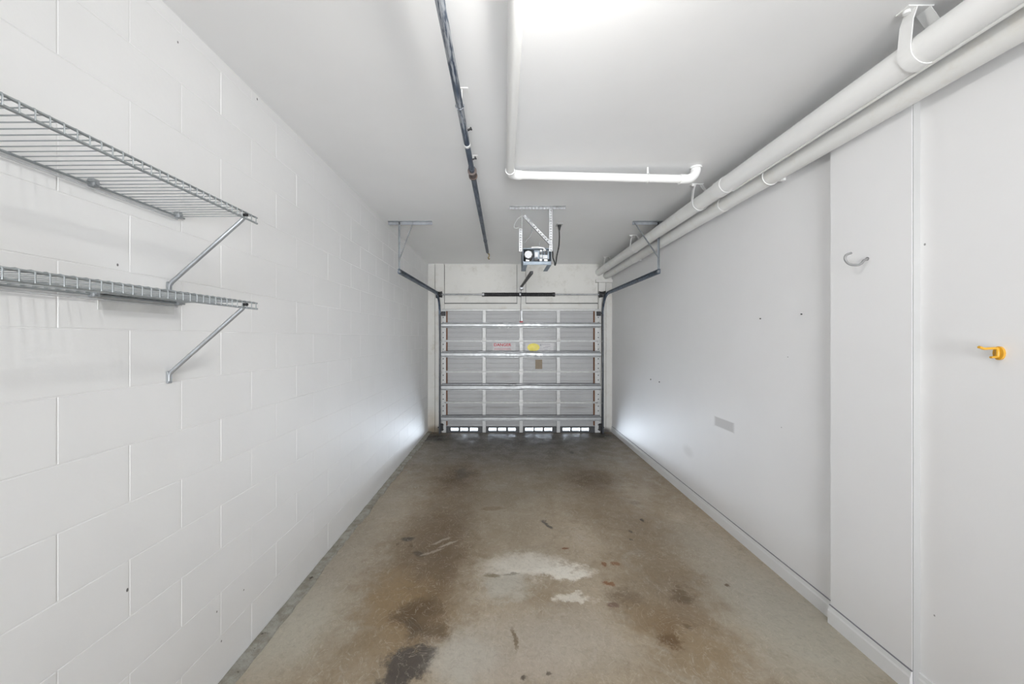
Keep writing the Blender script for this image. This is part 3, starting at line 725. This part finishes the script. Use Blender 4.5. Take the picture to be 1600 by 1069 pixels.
# rail, trolley arm and header end
m = MB(); r0, r1 = Vector((.30, 3.82, 2.322)), Vector((.30, YB - .03, 2.50)); m.bar(r0, r1, .034, .030, (0, 0, 1), .003); m.build('rail', 'black', op)
m = MB(); m.box((.283, YB - .07, 2.46), (.317, YB - .027, 2.53), .003); m.build('header_bracket', 'galv_dull', op)
m = MB(); m.box((.272, 5.95, 2.43), (.328, 6.03, 2.475), .004); m.build('trolley', 'galv_dull', op)
m = MB(); m.bar((.296, 5.99, 2.445), (.292, 6.05, 2.18), .012, .006, (1, 0, 0)); m.bar((.292, 6.047, 2.20), (.290, DY - .066, 1.90), .020, .007, (1, 0, 0)); m.build('door_arm', 'black', op)
# power cord
yc = 4.08; pts_c = []
cord = [(873.8, 359), (874, 372), (873, 386), (870, 400), (868.5, 412), (867, 414.5), (866.5, 410), (864, 403), (863.5, 394), (861, 388)]
for i_, (u_, v_) in enumerate(cord):
    y_ = yc + (3.60 - yc) * i_ / (len(cord) - 1); x_, z_ = at_y(u_, v_, y_); pts_c.append((x_, y_, z_))
m = MB(); m.tube(smooth(pts_c), .0065, 8); m.build('power_cord', 'black', op)
px = at_y(874, 353, yc)[0]; zq = ceil_z(yc)
ou = empty('ceiling_outlet', (px, yc, zq), 'small light grey outlet with a black plug on the ceiling beside the opener', 'outlet')
m = MB(); m.box((px - .036, yc - .055, zq - .007), (px + .036, yc + .055, zq), .003); m.build('plate', 'light_plastic', ou)
m = MB(); m.tube([(px, yc, zq - .005), (px, yc, zq - .016), (px, yc, at_y(874, 360, yc)[1])], .01, 12, True, [.020, .019, .008]); m.build('plug', 'black', ou)

# ------------------------------------------------------------------ dark water pipe under the ceiling
dk = HC + 1.225; xk = -.189 * 1.225
wp_ = empty('water_pipe', (xk, 2.6, dk), 'dark steel pipe with white overspray hung below the ceiling', 'pipe')
def pz_(v): return F * 1.225 / (CV - v)
m = MB(); m.cyl((xk, -1.6, dk), (xk, pz_(270), dk), .0185, 20); m.build('pipe_run', 'pipe_dark', wp_)
m = MB(); m.cyl((xk, pz_(272), dk), (xk, pz_(394), dk), .0205, 20); m.build('pipe_run', 'pipe_dark', wp_)
yc_ = pz_(271); m = MB(); m.cyl((xk, yc_ - .03, dk), (xk, yc_ + .035, dk), .029, 20); m.cyl((xk, yc_ - .042, dk), (xk, yc_ - .03, dk), .033, 20); m.cyl((xk, yc_ + .035, dk), (xk, yc_ + .045, dk), .033, 20)
m.build('coupling', metal('rusty_coupling', (.16, .13, .12), .6, .5, .3, ((.32, .20, .15), .6)), wp_)
yc_ = pz_(226); m = MB(); m.cyl((xk, yc_ - .012, dk), (xk, yc_ + .012, dk), .0205, 20); m.build('painted_band', 'pvc', wp_)
for v in (165, 262, 376):
    yy = pz_(v); m = MB(); zz = ceil_z(yy)
    m2 = MB(); m2.tube(arc((xk, yy, dk), .022, math.radians(200), math.radians(-20), 14, (1, 0, 0), (0, 0, -1)), .002, 6); m2.build('hanger_loop', 'pipe_dark', wp_)
    m.bar((xk + .012, yy, dk + .02), (xk + .012, yy, zz + .001), .022, .003, (1, 0, 0)); m.box((xk - .005, yy - .02, zz - .003), (xk + .045, yy + .02, zz))
    m.build('hanger_strap', 'pvc', wp_)
for v in (207, 252):
    yy = pz_(v); m = MB(); m.cyl((xk + .015, yy, dk + .012), (xk + .036, yy, dk + .022), .006, 8); m.cyl((xk + .034, yy, dk + .021), (xk + .04, yy, dk + .024), .010, 6); m.build('bolt', 'black', wp_)
ye = pz_(394); m = MB(); m.tube(smooth([(xk, ye - .01, dk - .002), (xk + .003, ye + .03, dk - .01), (xk + .022, ye + .05, dk - .022), (xk + .02, ye + .06, dk - .05), (xk + .008, ye + .06, dk - .066), (xk + .018, ye + .06, dk - .086), (xk + .03, ye + .06, dk - .078)]), .009, 8); m.build('end_hook', 'brassmetal', wp_)

# ------------------------------------------------------------------ white L-shaped pipe on the ceiling
zp = HC + 1.243; xp = .047; yp = 2.72; rp = .0305
lp = empty('drain_pipe', (xp, yp, zp), 'white painted L-shaped pipe running across the ceiling', 'pipe')
m = MB(); m.cyl((xp, -1.6, zp), (xp, yp - .07, zp), rp, 24); m.build('pipe_run', 'pvc', lp)
m = MB(); m.tube([(xp, yp - .085, zp)] + arc((xp + .075, yp - .075, zp), .075, math.pi, math.pi / 2, 10, (1, 0, 0), (0, 1, 0)) + [(xp + .09, yp, zp - .001)], rp + .005, 24); m.build('elbow', 'pvc', lp)
xe = 1.468; zs = -.030
m = MB(); m.cyl((xp + .085, yp, zp), (xe - .09, yp, zp + zs), rp, 24); m.build('pipe_run', 'pvc', lp)
m = MB(); m.cyl((xe - .125, yp, zp + zs), (xe - .085, yp, zp + zs), rp + .005, 24); m.tube([(xe - .09, yp, zp + zs)] + arc((xe - .075, yp, zp + zs + .075), .075, -math.pi / 2, 0, 10, (1, 0, 0), (0, 0, 1)) + [(xe, yp, zp + zs + .10)], rp + .004, 24); m.build('elbow', 'pvc', lp)
m = MB(); m.cyl((xe, yp, zp + zs + .085), (xe, yp, ceil_z(yp) + .005), rp, 24); m.cyl((xe, yp, ceil_z(yp) - .012), (xe, yp, ceil_z(yp)), rp + .012, 24); m.build('riser', 'pvc', lp)
xh = (1012 - CU) / F * yp; m = MB(); zz = zp + zs * (xh - xp) / (xe - xp)
m.tube(arc((xh, yp, zz), rp + .003, 0, 2 * math.pi, 20, (0, 1, 0), (0, 0, 1)), .004, 6, False); m.bar((xh, yp, zz + rp), (xh, yp, ceil_z(yp) + .001), .012, .004, (0, 1, 0)); m.build('hanger_strap', 'pvc', lp)

# ------------------------------------------------------------------ the two big white pipes along the right wall
ux_, uz_, ur = 1.66, HC + 1.142, .0605
up = empty('drain_pipe', (ux_, 3.0, uz_), 'thick white pipe on ceiling straps, the higher of the pair along the drywall wall', 'pipe')
m = MB(); m.cyl((ux_, -1.6, uz_), (ux_, 2.72, uz_), ur, 32); m.build('pipe_run', 'pvc', up)
m = MB(); m.cyl((ux_, 2.72, uz_), (ux_, YB + .01, uz_), ur - .003, 32); m.build('pipe_run', 'pvc2', up)
m = MB(); m.cyl((ux_, 2.64, uz_), (ux_, 2.74, uz_), ur + .003, 32); m.build('coupling', 'pvc', up)
m = MB(); m.box((ux_ + .02, .9, uz_ - ur - .004), (ux_ + .034, 2.62, uz_ - ur + .012), .002); m.build('seam_strip', 'pvc2', up)
for (ys_, wst) in ((1.42, .048), (3.02, .030), (4.50, .03), (5.68, .03)):
    zz = ceil_z(ys_); m = MB()
    pts = arc((ux_, ys_, uz_), ur + .0028, math.radians(168), math.radians(372), 26, (1, 0, 0), (0, 0, 1))
    pts = [(ux_ - .035, ys_, zz - .003)] + [(ux_ - .052, ys_, (zz + uz_) / 2 + .03)] + pts + [(ux_ + .05, ys_, (zz + uz_) / 2 + .03)] + [(ux_ + .015, ys_, zz - .003)]
    prof = [(-wst / 2, -.0018), (wst / 2, -.0018), (wst / 2, .0018), (-wst / 2, .0018)]
    m.sweep(pts, prof, (0, 1, 0)); hs = m.build('hanger_strap', 'pvc', up)
    m = MB(); m.box((ux_ - .07, ys_ - wst / 2, zz - .005), (ux_ + .03, ys_ + wst / 2, zz), .001); m.cyl((ux_ - .052, ys_, zz - .016), (ux_ - .052, ys_, zz - .004), .012, 8); m.build('anchor_plate', 'pvc', hs)
lx, lz, lr = 1.80, HC + 1.089, .055
lo_p = empty('drain_pipe', (lx, 3.0, lz), 'white pipe tucked against the drywall wall, the lower of the pair', 'pipe')
m = MB(); m.cyl((lx, -1.6, lz), (lx, YB + .01, lz), lr, 32); m.build('pipe_run', 'pvc2', lo_p)
m = MB(); m.cyl((lx, 2.9, lz), (lx, 3.0, lz), lr + .003, 32); m.build('coupling', 'pvc2', lo_p)
for ys_ in (.55, 2.4, 4.9):
    m = MB(); m.tube(arc((lx, ys_, lz), lr + .002, math.radians(20), math.radians(340), 24, (1, 0, 0), (0, 0, 1)), .003, 6); m.box((lx + lr - .004, ys_ - .012, lz - .03), (XR, ys_ + .012, lz + .03)); m.build('wall_clip', 'pvc', lo_p)

# ------------------------------------------------------------------ wire shelves on the left wall
wire_me = {}
def shelf(zd, label, ya=-.02):
    yb = 1.462; xf = -1.018; lip = .026
    s = empty('wire_shelf', (XL + .15, .75, zd), label, 'shelf', 'wire shelves')
    rb = .0036
    m = MB(); m.cyl((XL + .010, ya, zd - .006), (XL + .010, yb + .004, zd - .006), rb, 10); m.build('back_rail', 'wire', s)
    m = MB(); m.cyl((XL + .012, ya, zd - .020), (XL + .012, yb - .03, zd - .020), .003, 8); m.build('wall_rail', 'light_plastic', s)
    m = MB(); m.cyl((xf, ya, zd - .003), (xf, yb + .006, zd - .003), rb, 10); m.build('front_rail', 'wire', s)
    m = MB(); m.cyl((xf + .001, ya, zd - lip), (xf + .001, yb + .006, zd - lip), rb * 1.1, 10); m.build('front_rail', 'wire', s)
    if 'w' not in wire_me:
        m = MB(); m.tube([(XL + .003, 0, -.001), (xf - .004, 0, .0012), (xf + .0028, 0, -.001), (xf + .0045, 0, -.006), (xf + .0045, 0, -lip - .001)], .00165, 6)
        bmesh.ops.recalc_face_normals(m.bm, faces=m.bm.faces); me = bpy.data.meshes.new('cross_wire'); m.bm.to_mesh(me); m.bm.free(); me.materials.append(M['wire']); wire_me['w'] = me
    y = yb - .006
    while y > ya:
        link('cross_wire', wire_me['w'], s, (0, y, zd)); y -= .0254
    # support brace
    yv = 1.405
    m = MB(); m.tube([(XL + .005, yv, zd - .316), (XL + .006, yv, zd - .290), (XL + .016, yv, zd - .276), (xf - .016, yv, zd - .032), (xf - .008, yv, zd - .022)], .0078, 12); br = m.build('support_brace', 'wire2', s)
    m = MB(); m.box((XL, yv - .010, zd - .325), (XL + .008, yv + .010, zd - .276), .002); m.build('brace_foot', 'wire2', br)
    m = MB(); m.cyl((XL + .008, yv, zd - .308), (XL + .011, yv, zd - .308), .005, 10); m.build('screw', 'light_plastic', br)
    m = MB(); m.cyl((xf - .004, yv - .008, zd - .014), (xf + .012, yv - .008, zd - .014), .006, 8); m.build('brace_clip', 'black', s)
    for yc in (1.14, 1.437, .84, .54, .24):
        m = MB(); m.box((XL, yc - .010, zd - .014), (XL + .022, yc + .010, zd + .012), .003); m.cyl((XL + .02, yc, zd - .002), (XL + .026, yc, zd - .002), .006, 8); m.build('wall_clip', 'wire2', s)
    return s
shelf(2.117, 'grey wire shelf on the block wall, nearer the ceiling')
shelf(1.765, 'grey wire shelf on the block wall, holding a white liner sheet')
# white liner sheet on the lower shelf, its rear edge folded down against the wall
m = MB(); zd = 1.765; ya_, yb_ = 1.160, 1.428
m.sweep([(XL + .11, ya_, zd + .0036), (XL + .03, ya_, zd + .0036), (XL + .0030, ya_, zd + .0036)], [(0, 0), (yb_ - ya_, 0), (yb_ - ya_, .0012), (0, .0012)], (0, 1, 0))
m.box((XL + .0006, ya_, zd - .052), (XL + .0026, yb_, zd + .0036))
tag(m.build('shelf_liner', 'paper', origin=(XL + .1, 1.29, zd + .003)), 'white liner sheet lying on the lower wire shelf', 'sheet')

# ------------------------------------------------------------------ hooks on the right
hy, hz = at_x(1355.5, 404.5, PX)
hk = empty('wall_hook', (PX, hy, hz), 'grey vinyl-coated screw hook in the white pilaster', 'hook')
def hp(u, v): x, z = at_y(u, v, hy); return (x, hy, z)
m = MB(); m.tube(smooth([(PX + .004, hy, hz + .001), hp(1350, 407), hp(1346, 411.5), hp(1340, 414), hp(1330, 413.5), hp(1323.5, 410), hp(1320.5, 404), hp(1322.5, 398.5), hp(1330, 395.5)], 8), .0060, 10); m.build('hook_body', 'hook', hk)
m = MB(); m.cyl((PX - .003, hy, hz), (PX, hy, hz), .009, 14); m.build('collar', 'hook', hk)
yy, yz_ = at_x(1563, 552, XR)
hk = empty('wall_hook', (XR, yy, yz_), 'yellow plastic double-prong hook on the drywall wall', 'hook')
def yq(u, v, x_off=None): x, z = at_y(u, v, yy); return (x, yy, z)
m = MB(); m.prism([(.017 * math.cos(a) * .9, .026 * math.sin(a)) for a in [2 * math.pi * i / 20 for i in range(20)]], XR - .009, XR, lambda a, b, c: (c, yy + a, yz_ + b)); m.build('back_plate', 'yellow', hk)
m = MB(); m.tube(smooth([(XR - .004, yy, yz_ + .012), yq(1557, 544.5), yq(1548, 544.5), yq(1538, 545), yq(1533, 543.5), yq(1529.5, 542.5)]), .005, 10, True, None); m.build('prong', 'yellow', hk)
m = MB(); m.tube(smooth([(XR - .006, yy, yz_ - .008), yq(1560, 557), yq(1553, 558), yq(1548, 558.5)]), .0045, 10); m.build('prong', 'yellow', hk)
m = MB(); m.tube(smooth([yq(1557, 544.5), yq(1559, 550), yq(1558.5, 557)]), .006, 10); m.build('web', 'yellow', hk)
for (u, v) in ((1188.5, 498), (1253, 491), (1017, 593), (1030.5, 597)):
    y_, z_ = at_x(u, v, XR); m = MB(); m.cyl((XR - .006, y_, z_), (XR + .003, y_, z_), .0042 if u > 1100 else .007, 10)
    tag(m.build('wall_screw', 'black', origin=(XR, y_, z_)), 'small dark screw in the drywall wall between pilaster and scuff mark' if u > 1100 else 'tiny dark screw low on the drywall wall near the garage door', 'screw', 'screws between pilaster and scuff mark' if u > 1100 else 'screws near the garage door')

# ------------------------------------------------------------------ ceiling lamp just above the frame
lx_, ly_, lz_ = LAMP_XYZ
cl = empty('ceiling_lamp', (lx_, ly_, ceil_z(ly_)), 'round white ceiling lamp near the L-shaped pipe', 'lamp')
m = MB(); m.cyl((lx_, ly_, ceil_z(ly_) - .03), (lx_, ly_, ceil_z(ly_)), .06, 24); m.build('lamp_base', 'white_plastic', cl)
m = MB(); m.tube([(lx_, ly_, ceil_z(ly_) - .028), (lx_, ly_, ceil_z(ly_) - .055)], .02, 20); m.build('socket', 'white_plastic', cl)
d = bpy.data.lights.new('lamp_bulb', 'POINT'); d.energy = LAMP_W; d.shadow_soft_size = .05; d.color = (1.0, .985, .955)
o = bpy.data.objects.new('lamp_bulb', d); COL.objects.link(o); o.parent = cl; o.location = Vector(LAMP_XYZ) - cl.location
